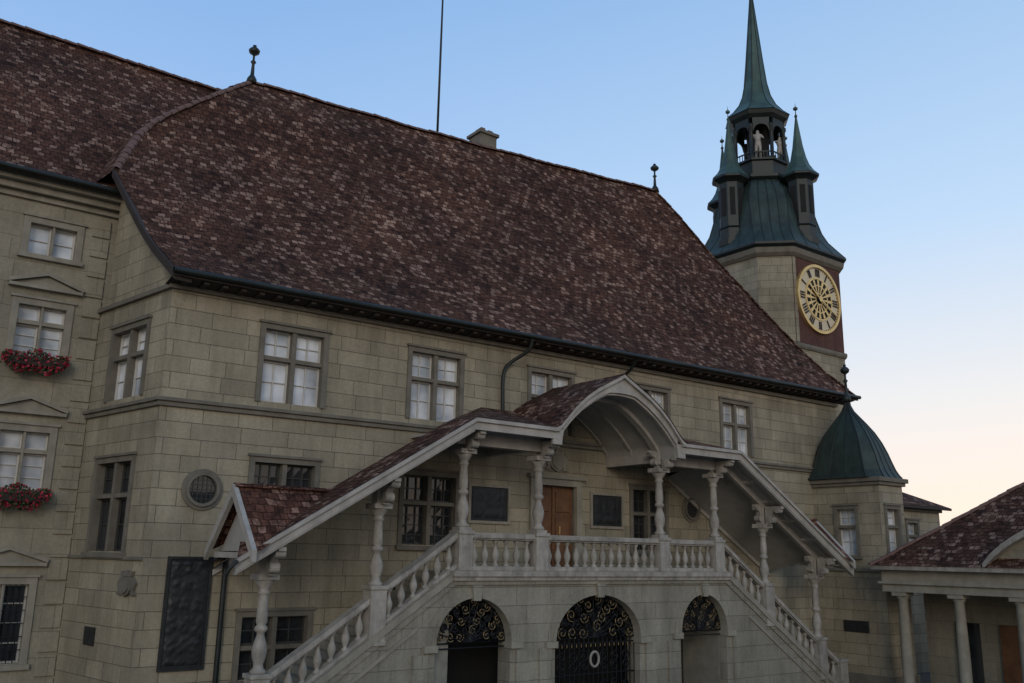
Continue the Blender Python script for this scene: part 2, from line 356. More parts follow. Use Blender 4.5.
curve_obj('gutter',[[(5.58,20.30,10.58),(20,20.29,10.71),(32.95,20.3,10.84)]],.075,'copperd',TH)
def tube(name,pts,r,mat,parent): return curve_obj(name,[[tuple(p) for p in catm(pts,4)]],r,mat,parent)
tube('downpipe',[(16.0,20.3,10.6),(15.95,20.45,10.25),(15.6,20.85,9.9),(15.4,20.9,9.5),(15.4,20.9,8.4)],.055,'copperd',TH)
tube('downpipe_b',[(20.3,20.3,10.6),(20.3,20.6,10.3),(20.3,20.9,10.0),(20.3,20.9,8.6)],.05,'copperd',TH)
tube('downpipe_c',[(7.62,20.9,5.0),(7.6,20.9,3.5),(7.6,20.9,1),(7.6,20.9,0)],.06,'copperd',TH)
mb=MB()
rj=random.Random(3)
def ridgetiles(P,r=.13,step=.38,mat='ridge'):
    P=[Vector(p) for p in P]
    for a,b in zip(P,P[1:]):
        L=(b-a).length;n=max(1,round(L/step));d=(b-a).normalized();s=d.cross(Vector((0,0,1))).normalized();u=s.cross(d)
        for k in range(n):
            jt=u*rj.uniform(-.012,.012)
            p=a+(b-a)*k/n+jt;q=a+(b-a)*(k+1.08)/n+jt;r0=r*1.12;r1=r*.92
            for j in range(6):
                t0=math.pi*j/6-.1;t1=math.pi*(j+1)/6-.1
                f=lambda c,rr,t:c+s*rr*math.cos(t)+u*(rr*math.sin(t)*.8-.02)
                mb.poly([f(p,r0,t0),f(q,r1,t0),f(q,r1,t1),f(p,r0,t1)],mat)
ridgetiles(Ls[10:],.12);ridgetiles([rp(len(Ls)-1,j/20) for j in range(21)]);ridgetiles(Rs,.10,mat='tile')
mb.build('ridge_tiles',TH)
def finial(mb,x,y,z,h,mat='copperd',s=1):
    mb.lathe([(.20*s,0),(.16*s,.12*h),(.07*s,.22*h),(.05*s,.5*h),(.10*s,.55*h),(.04*s,.6*h),(.04*s,.72*h),(.17*s,.78*h),(.20*s,.84*h),(.13*s,.9*h),(.05*s,.93*h),(.07*s,.97*h),(0,h)],x,y,z,mat,10)
mb=MB();finial(mb,Ls[-1].x+.05,28,20.0,1.5);finial(mb,Rs[-1].x,26.6,20.45,1.4);mb.build('roof_finials',TH)
mb=MB();mb.box(18.8,19.6,27.4,28.2,19.0,20.85,'trim');mb.box(18.72,19.68,27.32,28.28,20.85,20.97,'trim');mb.box(18.9,19.1,27.5,27.9,20.97,21.15,'ridge');mb.box(19.25,19.48,27.5,27.9,20.97,21.12,'ridge');mb.build('chimney',TH)
mb=MB();mb.lathe([(.05,0),(.045,5),(.03,9.5),(.0,9.55)],17.15,28.0,19.3,'metal',8);mb.lathe([(0,0),(.09,.09),(0,.18)],17.15,28.0,28.8,'gold',10);mb.build('flagpole')
# ================================================================== CORNER TURRET
TU=empty('corner_turret')
x0,x1,y0,y1=30.4,31.95,18.24,21.2
TF=F_(x0,y1,0,-1,1,0);TG=F_(x0,y0,1,0,0,1)
mb=MB();wl=y1-y0
wall(mb,TF,0,wl,-.5,7.25,[(1.2,1.95,4.6,6.25)],'wall');wall(mb,TG,0,x1-x0,-.5,7.25,[(.36,1.15,4.6,6.25)],'wall')
mb.poly([(x1,y0,-.5),(x1,y1,-.5),(x1,y1,7.25),(x1,y0,7.25)],'wall')
mb.build('walls',TU)
mb=MB();window(mb,TF,1.2,1.95,4.6,6.25,lights=1,grid=(2,4));window(mb,TG,.36,1.15,4.6,6.25,lights=1,grid=(2,4))
mb.build('windows',TU)
mb=MB()
for a,b,o in ((7.1,7.22,.1),(7.22,7.38,.18),(4.02,4.14,.08),(-.5,.5,.08)): mb.box(x0-o,x1+o,y0-o,y1,a,b,'trim')
mb.box(1.2,2.2,-.04,0,1.9,2.3,'bronze',TF)
mb.build('mouldings',TU,.012)
mb=MB();cx,cy=(x0+x1)/2,(y0+y1)/2+.05
prof=[(1.0,0),(.95,.10),(.885,.3),(.82,.6),(.75,.95),(.65,1.35),(.52,1.75),(.37,2.1),(.23,2.4),(.13,2.62),(.07,2.85),(.05,3.1)]
def ringpts(k,h):
    hx,hy=(x1-x0)/2+.28,(y1-y0)/2+.2
    sx=hx*k;sy=hy*k;cc=.45*k
    P=[(-sx,-sy+cc),(-sx+cc,-sy),(sx-cc,-sy),(sx,-sy+cc),(sx,sy-cc),(sx-cc,sy),(-sx+cc,sy),(-sx,sy-cc)]
    return [Vector((cx+a,cy+b,7.38+h)) for a,b in P]
R=[ringpts(k,h) for k,h in prof]
for a,b in zip(R,R[1:]):
    for k in range(8): j=(k+1)%8;mb.poly([a[k],a[j],b[j],b[k]],'copper')
mb.poly(R[0][::-1],'copperd')
finial(mb,cx,cy,10.4,1.5,'copperd',.9)
mb.build('bell_roof',TU)
seams=[[tuple(r[k]+Vector((0,0,.01))) for r in R] for k in range(8)]
for k in range(8):
    for f in(.33,.66):
        if (R[0][k]-R[0][(k+1)%8]).length>.8: seams.append([tuple(r[k].lerp(r[(k+1)%8],f)+Vector((0,0,.005))) for r in R])
curve_obj('roof_seams',seams,.022,'copperd',TU)
# ================================================================== CLOCK TOWER
CT=empty('clock_tower');tx,ty=37.55,28.1
def octa(h,s,z):
    c=s/2
    P=[(-h,-c),(-c,-h),(c,-h),(h,-c),(h,c),(c,h),(-c,h),(-h,c)]
    return [Vector((tx+a,ty+b,z)) for a,b in P]
def octband(mb,levels,mat,cap=True):
    R=[octa(h,s,z) for h,s,z in levels]
    for a,b in zip(R,R[1:]):
        for k in range(8): j=(k+1)%8;mb.poly([a[k],a[j],b[j],b[k]],mat)
    if cap: mb.poly(R[-1],mat);mb.poly(R[0][::-1],mat)
    return R
mb=MB();octband(mb,[(3.1,3.9,-.5),(3.1,3.9,19.0)],'wall')
octband(mb,[(3.17,3.95,14.15),(3.22,4.0,14.25),(3.22,4.0,14.4),(3.1,3.9,14.42)],'trim')
octband(mb,[(3.16,3.95,18.7),(3.3,4.1,18.85),(3.35,4.15,19.1)],'trim');mb.build('walls',CT)
CF=F_(tx-.03,25.0,1,0,0,1)
mb=MB()
mb.box(-1.93,1.93,-.03,0,14.45,18.68,'red',CF)
mb.box(-1.93,-1.72,-.05,-.03,14.45,18.68,'wall',CF)
cz=16.83;cu=-.08
disc(mb,CF,cu,cz,1.66,-.10,'cream',48);ring(mb,CF,cu,cz,1.60,1.74,-.18,-.03,'gold',48);ring(mb,CF,cu,cz,1.0,1.08,-.14,-.10,'gold',48)
disc(mb,CF,cu,cz,1.0,-.115,'black',48);ring(mb,CF,cu,cz,.66,.72,-.14,-.115,'gold',40);ring(mb,CF,cu,cz,.25,.31,-.14,-.115,'gold',24)
def bar(F,ang,r0,r1,w,d0,d1,mat,w1=None,off=0):
    w1=w if w1 is None else w1
    c,s=math.sin(ang),math.cos(ang)
    P=[]
    for r,ww in((r0,w),(r1,w1)):
        for sg in(-1,1): P.append((cu+r*c+sg*ww/2*s+off*s,cz+r*s-sg*ww/2*c-off*c))
    P=[P[0],P[1],P[3],P[2]];mb.prism(P,d0,d1,mat,F)
numer=[3,1,2,3,3,1,2,3,4,3,1,2]
for h in range(12):
    a=2*math.pi*h/12
    for k in range(numer[h]): bar(CF,a,1.14,1.53,.07,-.13,-.10,'woodd',.085,(k-(numer[h]-1)/2)*.13)
for k in range(60): bar(CF,2*math.pi*k/60,1.54,1.6,.03,-.125,-.10,'woodd')
for k in range(16):
    a=2*math.pi*k/16;bar(CF,a,.31,.98,.05,-.138,-.115,'gold',.16)
bar(CF,rad(-52),-.25,.95,.12,-.2,-.16,'gold',.05);bar(CF,rad(118),-.3,1.45,.09,-.23,-.2,'gold',.03)
disc(mb,CF,cu,cz,.14,-.24,'gold',20)
mb.build('clock_face',CT)
mb=MB()
octband(mb,[(3.3,4.1,19.1),(3.45,4.25,19.25),(3.45,4.25,19.36)],'copperd',True)
RC=octband(mb,[(3.43,4.2,19.36),(3.15,3.7,19.75),(2.85,3.1,20.2),(2.65,2.7,20.7),(2.5,2.4,21.4),(2.36,2.1,22.1),(2.1,1.8,22.8),(1.75,1.45,23.3),(1.5,1.25,23.6)],'copper')
octband(mb,[(1.55,1.3,23.6),(1.68,1.4,23.72),(1.68,1.4,23.86),(1.5,1.25,23.9)],'copperd')
octband(mb,[(1.28,1.06,23.9),(1.28,1.06,24.75),(1.4,1.16,24.8),(1.4,1.16,24.9),(1.2,1.0,24.92)],'copperd')
for k,p in enumerate(octa(1.28,1.06,24.9)):
    mb.lathe([(.16,0),(.16,.12),(.10,.16),(.10,1.75),(.16,1.85),(.16,2.0)],p.x*.98+tx*.02,p.y*.98+ty*.02,24.88,'copperd',8)
P0=octa(1.28,1.06,0)
for k in range(8):
    a=P0[k];b=P0[(k+1)%8];L=(b-a).length;t=(b-a)/L;n=Vector((-t.y,t.x,0))
    FK=F_(a.x,a.y,t.x,t.y,n.x,n.y);m=L/2;r=L/2-.1
    for i in range(8):
        u0=.1+(L-.2)*i/8;u1=.1+(L-.2)*(i+1)/8
        zz=lambda u:26.4+.45*math.sqrt(max(0,1-((u-m)/r)**2))
        mb.prism([(u0,zz(u0)),(u1,zz(u1)),(u1,27.25),(u0,27.25)],-.06,.06,'copperd',FK)
    mb.box(.1,L-.1,-.03,.03,25.25,25.31,'copperd',FK)
    for q in range(1,5): mb.box(.1+(L-.2)*q/5-.015,.1+(L-.2)*q/5+.015,-.02,.02,24.9,25.25,'copperd',FK)
octband(mb,[(1.32,1.1,27.2),(1.5,1.25,27.4),(1.58,1.3,27.6),(1.5,1.25,27.62)],'copperd')
octband(mb,[(.55,.45,24.9),(.55,.45,27.3)],'black')
RS=octband(mb,[(1.62,1.34,27.62),(1.3,1.08,27.95),(.98,.8,28.4),(.74,.61,29.0),(.58,.48,29.8),(.44,.36,31.2),(.26,.215,33.2),(.10,.08,35.0),(.05,.04,35.6)],'copper_l')
mb.lathe([(.05,0),(.16,.15),(.05,.3),(.02,.5),(.02,1.0),(0,1.05)],tx,ty,35.5,'gold',8)
mb.build('cupola_and_spire',CT)
seams=[[tuple(r[k]) for r in RR] for RR in(RC,RS) for k in range(8)]
for k in range(8):
    for f in(.25,.5,.75): seams.append([tuple(r[k].lerp(r[(k+1)%8],f)) for r in RC])
curve_obj('copper_seams',seams,.025,'copperd',CT)
mb=MB()
for dx,dy in((0,-2.45),(-2.45,0),(2.45,0),(0,2.45)):
    mb.lathe([(.35,-1.3),(.62,-.7),(.78,-.3),(.80,0),(.66,.05),(.66,.6),(.72,.66),(.66,.72),(.66,3.1),(.78,3.2),(.98,3.32),(.98,3.42)],tx+dx,ty+dy,20.1,'copperd',8,smooth=False,rot=rad(22.5))
    mb.lathe([(1.0,0),(.74,.28),(.54,.62),(.40,1.05),(.27,1.7),(.15,2.6),(.05,3.35),(.09,3.45),(.03,3.55),(.02,3.75),(.12,3.83),(.12,3.92),(.02,4.0),(0,4.25)],tx+dx,ty+dy,23.52,'copper_l',8,smooth=False,rot=rad(22.5))
    for k in range(8):
        a=2*math.pi*k/8;ca,sa=math.cos(a),math.sin(a);FK=F_(tx+dx+ca*.615,ty+dy+sa*.615,-sa,ca,-ca,-sa)
        mb.box(-.13,.13,-.02,.02,21.4,22.9,'black',FK)
mb.build('pinnacles',CT)
def statue(name,x,y,z,h,face,armup,mat,parent):
    me=bpy.data.meshes.new(name)
    J={'pel':(0,0,.52,.085),'chest':(0,0,.74,.10),'neck':(0,0,.84,.045),'head':(0,.01,.91,.062),'top':(0,.01,.96,.045),
       'ls':(-.11,0,.79,.045),'le':(-.17,.05,.66,.034),'lh':(-.13,.16,.66,.025),
       'rs':(.11,0,.79,.045),'re':(.19,.03,.72+.12*armup,.034),'rh':(.18,.10,.74+.26*armup,.025),
       'lk':(-.06,.03,.28,.055),'lf':(-.06,0,.04,.035),'lt':(-.07,.09,.02,.03),'rk':(.06,.0,.28,.055),'rf':(.065,-.02,.04,.035),'rt':(.075,.07,.02,.03),'lhip':(-.05,0,.48,.075),'rhip':(.05,0,.48,.075)}
    E=[('pel','chest'),('chest','neck'),('neck','head'),('head','top'),('chest','ls'),('ls','le'),('le','lh'),('chest','rs'),('rs','re'),('re','rh'),('pel','lhip'),('lhip','lk'),('lk','lf'),('lf','lt'),('pel','rhip'),('rhip','rk'),('rk','rf'),('rf','rt')]
    K=list(J);me.from_pydata([(J[k][0]*h,J[k][1]*h,J[k][2]*h) for k in K],[(K.index(a),K.index(b)) for a,b in E],[])
    o=bpy.data.objects.new(name,me);S.collection.objects.link(o);me.materials.append(M[mat])
    o.modifiers.new('s','SKIN').use_smooth_shade=True
    if not me.skin_vertices:
        bm=bmesh.new();bm.from_mesh(me);bm.verts.layers.skin.verify();bm.to_mesh(me);bm.free()
    sv=me.skin_vertices[0].data
    for i,k in enumerate(K): sv[i].radius=(J[k][3]*h,J[k][3]*h*.85);sv[i].use_root=(k=='pel')
    ss=o.modifiers.new('u','SUBSURF');ss.levels=1;ss.render_levels=1
    o.location=(x,y,z);o.rotation_euler=(0,0,face)
    if parent:o.parent=parent
    return o
M['statue']=plain('painted_figure',(.40,.38,.35),.6,.35,5)
statue('bell_figure',tx-.92,ty-.68,24.92,1.7,rad(127),1,'statue',CT)
statue('bell_figure_b',tx+.45,ty-1.05,24.92,1.6,rad(160),0,'statue',CT)
mb=MB();mb.lathe([(.5,0),(.46,.06),(.36,.25),(.30,.5),(.2,.62),(0,.66)],tx,ty,26.3,'goldd',16);mb.build('bell',CT)
# ================================================================== COVERED STAIRCASE
CS=empty('covered_staircase')
C0=17.36;Y0=18.65;Y1=18.95;SL=.66
LX,RX=12.48,2*C0-12.48
def mx(x,side): return x if side<0 else 2*C0-x
mb=MB()
arches=[(13.02,1.10,2.30,1.05),(17.08,1.52,2.25,1.13),(21.25,1.0,2.30,1.05)]
zt=3.70
def archz(x,a): c,r,sp,ri=a;q=1-((x-c)/r)**2;return sp+ri*math.sqrt(max(0,q))
xs=11.7
for a in arches:
    c,r,sp,ri=a
    mb.poly([(xs,Y0,-.4),(c-r,Y0,-.4),(c-r,Y0,zt),(xs,Y0,zt)],'stair')
    n=24
    for i in range(n):
        u=c-r*math.cos(math.pi*i/n);v=c-r*math.cos(math.pi*(i+1)/n)
        mb.poly([(u,Y0,archz(u,a)),(v,Y0,archz(v,a)),(v,Y0,zt),(u,Y0,zt)],'stair')
        mb.poly([(u,Y0,archz(u,a)),(v,Y0,archz(v,a)),(v,Y0+.5,archz(v,a)),(u,Y0+.5,archz(u,a))],'trim2')
        for r0,r1,dd in((.0,.10,.06),(.10,.24,.035)):
            def q(t,o,d):
                return Vector((c-(r+o)*math.cos(t),Y0-d,sp+(ri+o)*math.sin(t)))
            t0,t1=math.pi*i/n,math.pi*(i+1)/n
            mb.poly([q(t0,r0,dd),q(t1,r0,dd),q(t1,r1,dd),q(t0,r1,dd)],'stair')
            mb.poly([q(t0,r1,dd),q(t1,r1,dd),q(t1,r1,0),q(t0,r1,0)],'trim2');mb.poly([q(t0,r0,dd),q(t1,r0,dd),q(t1,r0,0),q(t0,r0,0)],'trim2')
    for s in(-1,1):
        mb.poly([(c+s*r,Y0,-.4),(c+s*r,Y0+.5,-.4),(c+s*r,Y0+.5,sp),(c+s*r,Y0,sp)],'stair')
        a0,a1=sorted((c+s*(r-.03),c+s*(r+.34)));mb.box(a0,a1,Y0-.10,Y0+.3,sp-.16,sp,'trim2')
    mb.prism([(c-.10,sp+ri-.06),(c+.10,sp+ri-.06),(c+.15,sp+ri+.3),(c-.15,sp+ri+.3)],Y0-.13,Y0,'stair',W)
    xs=c+r
mb.poly([(xs,Y0,-.4),(23.02,Y0,-.4),(23.02,Y0,zt),(xs,Y0,zt)],'stair')
for x in(11.5,14.48,15.22,19.0,19.9,22.7):
    mb.box(x-.2,x+.2,Y0-.07,Y0,-.4,2.1,'stair')
for s in(-1,1):
    pts=[(11.7,-.4),(11.7,3.97-SL*(LX-11.7)-.02),(6.5,.02),(6.5,-.4)]
    pts=[(mx(x,s),z) for x,z in pts]
    mb.prism(pts,Y0,Y1,'stair',W)
    def zn(x): return 3.97-SL*(LX-x)
    a,b=(LX,6.3)
    mb.slope(mx(a,s),zn(a)-.10,mx(b,s),zn(b)-.10,Y0-.09,Y1+.03,.18,'trim2')
    mb.slope(mx(a,s),zn(a)-.28,mx(b,s),zn(b)-.28,Y0-.045,Y1,.179,'stair')
    mb.slope(mx(11.4,s),zn(11.4)-.62,mx(7.9,s),zn(7.9)-.62,Y0-.04,Y0,.10,'trim2')
    mb.box(min(mx(7.2,s),mx(11.25,s)),max(mx(7.2,s),mx(11.25,s)),Y0-.05,Y0,-.4,.5,'stair')
mb.build('arcade_wall',CS)
mb=MB()
mb.box(LX-.12,RX+.12,Y0+.02,D,3.70,3.95,'trim2')
mb.box(LX-.1,RX+.1,Y0-.06,Y1,3.66,3.76,'stair');mb.box(LX-.16,RX+.16,Y0-.12,Y1,3.76,3.86,'white');mb.box(LX-.20,RX+.20,Y0-.18,Y1+.02,3.86,3.99,'white')
for s in(-1,1):
    n=24;rise=3.97/n;run=rise/SL
    for k in range(n):
        z=3.97-rise*(k+1);xa=LX-run*k;xb=xa-run
        A,B=sorted((mx(xa,s),mx(xb,s)));mb.box(A,B,Y1,D,-.3,z if z>.01 else .02,'step')
mb.build('floor_and_steps',CS)
bal=[(.085,0),(.085,.05),(.05,.07),(.045,.10),(.075,.16),(.10,.24),(.095,.31),(.06,.40),(.038,.47),(.038,.52),(.06,.55),(.075,.58),(.075,.63)]
bal=[(r*.95,z*.66/.63) for r,z in bal]
mb=MB();Yc=18.8
def pedestal(x,z0,z1,w=.2): mb.box(x-w,x+w,Yc-.21,Yc+.21,z0,z1,'white');mb.box(x-w-.03,x+w+.03,Yc-.24,Yc+.24,z1,z1+.09,'white');mb.box(x-w-.02,x+w+.02,Yc-.23,Yc+.23,z0,z0+.1,'white')
posts=[12.68,15.08,2*C0-15.08,2*C0-12.68]
mb.box(LX,RX,Yc-.13,Yc+.13,3.99,4.10,'white');mb.box(LX,RX,Yc-.16,Yc+.16,4.78,4.91,'white');mb.box(LX,RX,Yc-.12,Yc+.12,4.74,4.78,'white')
for x in posts: pedestal(x,3.992,4.86)
for a,b in zip(posts,posts[1:]):
    n=round((b-a-.4)/.31)
    for k in range(n): mb.lathe(bal,a+.2+(b-a-.4)*(k+.5)/n,Yc,4.09,'white',12)
for s in(-1,1):
    def zr(x): return 4.91-SL*(LX-x)
    segs=[(12.48,10.55),(10.15,7.91),(7.51,6.75)]
    for a,b in segs:
        mb.slope(mx(a,s),zr(a)-.86,mx(b,s),zr(b)-.86,Yc-.13,Yc+.13,.10,'white')
        mb.slope(mx(a,s),zr(a)-.13,mx(b,s),zr(b)-.13,Yc-.16,Yc+.16,.13,'white')
        mb.slope(mx(a,s),zr(a)-.17,mx(b,s),zr(b)-.17,Yc-.12,Yc+.12,.045,'white')
        n=max(1,round((a-b)/.33))
        for k in range(n):
            x=a-(a-b)*(k+.5)/n;mb.lathe(bal,mx(x,s),Yc,zr(x)-.80,'white',12)
    for x in(10.35,7.71,6.6): pedestal(mx(x,s),zr(x)-1.15,zr(x)+.06)
mb.build('balustrade',CS,.012)
mb=MB()
def post(x,z0,z1,y=Yc):
    H=z1-z0
    mb.box(x-.17,x+.17,y-.17,y+.17,z0,z0+.08,'white')
    pr=[(.16,.0),(.17,.03),(.11,.06),(.10,.10),(.145,.17),(.16,.24),(.13,.31),(.085,.38),(.08,.41),(.13,.43),(.14,.45),(.13,.47),(.09,.49),(.12,.52),(.115,.60),(.095,.78),(.10,.80),(.14,.82),(.10,.84),(.12,.87),(.20,.93),(.21,.95)]
    mb.lathe([(r,.08+(H-.2)*t/.95) for r,t in pr],x,y,z0,'white',14)
    mb.box(x-.23,x+.23,y-.23,y+.23,z1-.12,z1,'white')
def bracket(x,z,y,s,L=.55,H=.62,th=.14):
    pts=[(0,0)]
    for t in[i/8 for i in range(9)]:
        a=t*math.pi/2;pts.append((.12+(L-.12)*(1-math.cos(a)),H*math.sin(a)*.86))
    pts+=[(L,H),(0,H)]
    mb.prism([(x+s*a,z+b) for a,b in pts],y-th/2,y+th/2,'white',W)
    for cxx,czz,r in((.17,.18,.10),(L*.72,H*.80,.08)):
        P=[(x+s*cxx+r*math.cos(2*math.pi*k/12),z+czz+r*math.sin(2*math.pi*k/12)) for k in range(12)];mb.prism(P,y-th/2-.03,y+th/2+.03,'white',W)
K0,K1=12.4,6.73;ZK,ZE=7.60,4.20
def zc(x): return ZE+(ZK-ZE)*(x-K1)/(K0-K1)
def fbr(x,z,y,L,H):
    FB=F_(x,y,0,-1,1,0);th=.16;pts=[(0,z)]
    for t in[i/8 for i in range(9)]:
        a=t*math.pi/2;pts.append((.14+(L-.14)*(1-math.cos(a)),z+H*math.sin(a)*.86))
    pts+=[(L,z+H),(0,z+H)];mb.prism(pts,-th/2,th/2,'white',FB)
    for cxx,czz,r in((.20,.16,.11),(L*.75,H*.78,.09)):
        P=[(cxx+r*math.cos(2*math.pi*k/12),z+czz+r*math.sin(2*math.pi*k/12)) for k in range(12)];mb.prism(P,-th/2-.03,th/2+.03,'white',FB)
for x in posts: post(x,4.95,6.95)
for s in(-1,1):
    x=mx(12.68,s);fbr(x,6.9,Yc-.2,.62,.42);bracket(x,6.95,Yc,-s,.5,.36)
    x=mx(15.08,s);fbr(x,6.9,Yc-.2,.62,.42);bracket(x,6.95,Yc,-s,.45,.5)
    for xx in(10.35,7.71):
        x=mx(xx,s);zb=4.97-SL*(LX-xx);tp=zc(xx)-.88;post(x,zb,tp)
        fbr(x,tp-.03,Yc-.2,.62,.58)
        mb.box(x-.13,x+.13,Yc-.13,Yc+.13,tp,zc(xx)-.35,'white')
        bracket(x,tp,Yc,-s,.38,.62)
mb.build('turned_posts',CS)
# canopy
mb=MB();Yf=17.95;Yr=19.3;DB=.45
for s in(-1,1):
    X=lambda x:mx(x,s)
    a=(K1,zc(K1));b=(K0,zc(K0));r=.05
    def quad(p,mat): mb.poly(p,mat,uv=[(q[1],(q[2]-4)/.513) for q in p])
    e=.03;Xk=K0;Kb=7.3
    quad([(X(K1),Yf-.05,a[1]+e),(X(Xk),Yf-.05,b[1]+e),(X(Xk),Yr,b[1]+r),(X(Kb),Yr,zc(Kb)+r)],'tile')
    quad([(X(Kb),Yr,zc(Kb)+r),(X(Xk),Yr,b[1]+r),(X(Xk),D,b[1]-DB),(X(Kb),D,zc(Kb)-DB)],'tile')
    mb.slope(X(K1),zc(K1)-.26,X(K0),zc(K0)-.26,Yf-.03,Yf+.05,.26,'paint');mb.slope(X(K1),zc(K1)-.07,X(K0),zc(K0)-.07,Yf-.10,Yf-.03,.09,'paint')
    mb.slope(X(K1),zc(K1)-.30,X(K0),zc(K0)-.30,Yf-.01,Yf+.12,.05,'paint')
    mb.poly([(X(K1),Yf+.04,zc(K1)-.16),(X(K0),Yf+.04,zc(K0)-.16),(X(K0),Yr,zc(K0)-.16),(X(Kb),Yr,zc(Kb)-.16)],'soffit')
    mb.poly([(X(Kb),Yr,zc(Kb)-.16),(X(K0),Yr,zc(K0)-.16),(X(K0),D,zc(K0)-DB-.16),(X(Kb),D,zc(Kb)-DB-.16)],'soffit')
    for k in range(6):
        x=Kb+.1+(K0-Kb-.3)*k/5;mb.slope(X(x),zc(x)-.22,X(x+.12),zc(x+.12)-.22,Yf+.06,Yr,.07,'paint')
    for yy in(18.4,18.95): mb.slope(X(Kb),zc(Kb)-.215,X(K0),zc(K0)-.215,yy,yy+.05,.06,'paint')
    mb.slope(X(7.2),zc(7.2)-.36,X(K0),zc(K0)-.36,18.72,18.86,.21,'paint')
    mb.slope(X(Kb),zc(Kb)-DB-.30,X(K0),zc(K0)-DB-.30,20.92,D-.005,.14,'paint')
    zg=5.73;ye0,ye1=Yf-.25,20.5;ym=(ye0+ye1)/2;xe=7.0;zeg=4.36
    for (ya,yb) in((ye0,ym),(ye1,ym)):
        xend=K1+(zg-ZE)/(ZK-ZE)*(K0-K1)
        tri=[(X(xe),ya,zeg),(X(xe+.15),ya,zeg+.03),(X(xend),yb,zg),(X(xe),yb,zg)]
        mb.poly(tri,'tile_red',uv=[(p[0],(p[2]-4)*1.3) for p in tri])
    FB=F_(X(xe),0,0,1,1 if s<0 else -1,0)
    for ya in(ye0,ye1):
        P=[(ya,zeg-.2),(ym,zg-.22),(ym,zg+.03),(ya,zeg+.03)]
        mb.prism(P,-.05,.05,'paint',FB)
    mb.poly([(X(xe+.25),ye0+.35,zeg),(X(xe+.25),ye1-.2,zeg),(X(xe+.25),ym,zg-.15)],'soffit')
    mb.box(min(X(xe+.1),X(xe+.3)),max(X(xe+.1),X(xe+.3)),ye0+.4,ye1-.2,zeg-.14,zeg-.02,'paint')
    g0=C0-2.45
    mb.poly([(X(K0),Yf-.05,ZK+.03),(X(g0+.3),Yf-.05,ZK+.03),(X(g0+.3),D,8.5),(X(14.7),D,8.5)],'tile')
    mb.poly([(X(K0),Yf-.05,ZK+.031),(X(14.7),D,8.5),(X(K0),D,ZK-DB),(X(K0),Yr,ZK+r)],'tile')
    mb.poly([(X(g0+.3),Yf+.6,ZK+.2),(X(g0+.3),D,8.5),(X(g0+.9),D,8.5)],'tile')
    A,B=sorted((X(K0),X(g0+.12)));mb.box(A,B,Yf-.03,Yf+.05,ZK-.26,ZK,'paint');mb.box(A,B,Yf-.10,Yf-.03,ZK-.07,ZK+.02,'paint')
    A,B=sorted((X(K0),X(C0-2.2)));mb.box(A,B,Yf+.05,D,ZK-.20,ZK-.14,'soffit')
    A,B=sorted((X(K0),X(C0-2.15)));mb.box(A,B,Yc-.14,Yc+.14,7.06,7.42,'paint')
    for xx in(12.68,15.08): A=X(xx);mb.box(A-.1,A+.1,Yc+.14,D,7.12,7.40,'paint')
    ridgetiles([(X(xe-.02),ym,zg),(X(9.2),ym,zg)],.09,.35,'tile_red')
out=[(-2.50,7.58),(-2.32,7.66),(-2.1,7.88),(-1.8,8.20),(-1.4,8.54),(-1.0,8.80),(-.5,9.06),(-.2,9.21),(0,9.32)]
HW=2.2;RI=1.62;ZS=7.20
def outer(u):
    u=-abs(u)
    for (a,za),(b,zb) in zip(out,out[1:]):
        if a<=u<=b: return za+(zb-za)*(u-a)/(b-a)
    return out[0][1]
def inner(u): return min(ZS+RI*(max(0,1-abs(u/HW)**2.1))**.5,outer(u)-.26)
us=[-HW*math.cos(math.pi*i/40) for i in range(41)]
for u,v in zip(us,us[1:]):
    iu,iv=inner(u),inner(v);ou,ov=outer(u),outer(v)
    mb.prism([(C0+u,iu),(C0+v,iv),(C0+v,ov-.02),(C0+u,ou-.02)],Yf-.02,Yf+.06,'paint',W)
    mb.poly([(C0+u,Yf+.05,iu),(C0+v,Yf+.05,iv),(C0+v,D,iv),(C0+u,D,iu)],'soffit',smooth=True)
    for yy in(Yf+.06,18.68,19.8,20.88):
        mb.prism([(C0+u,iu-(.14 if yy==18.68 else .06)),(C0+v,iv-(.14 if yy==18.68 else .06)),(C0+v,iv+.02),(C0+u,iu+.02)],yy,yy+(.22 if yy==18.68 else .08),'paint',W)
for s in(-1,1):
    A,B=sorted((C0+s*HW,C0+s*2.5));mb.box(A,B,Yf-.02,Yf+.055,7.2,7.6,'paint')
full=out+[(-a,b) for a,b in out[-2::-1]]
for (a,za),(b,zb) in zip(full,full[1:]):
    q=[(C0+a,Yf-.14,za+.05),(C0+b,Yf-.14,zb+.05),(C0+b,D,zb+.05),(C0+a,D,za+.05)]
    mb.poly(q,'tile')
    mb.hexa([(C0+a,Yf-.12,za-.07),(C0+b,Yf-.12,zb-.07),(C0+b,Yf-.02,zb-.07),(C0+a,Yf-.02,za-.07),(C0+a,Yf-.12,za+.03),(C0+b,Yf-.12,zb+.03),(C0+b,Yf-.02,zb+.03),(C0+a,Yf-.02,za+.03)],'paint')
ridgetiles([(C0,Yf-.15,9.34),(C0,D,9.34)],.06,.35,'tile')
mb.build('canopy',CS)
curve_obj('canopy_gutter',[[(K1-.02,Yf-.14,zc(K1)-.02),(K1-.15,Yf-.14,zc(K1)-.15),(K1-.2,Yf-.05,zc(K1)-.3)]],.04,'copperd',CS)
gold=[];iron=[]
def spiral(cx,cz,r,turn,ph,y,sg=1,n=22):
    return [(cx+sg*r*(1-.85*i/n)*math.cos(ph+turn*2*math.pi*i/n),y,cz+r*(1-.85*i/n)*math.sin(ph+turn*2*math.pi*i/n)) for i in range(n+1)]
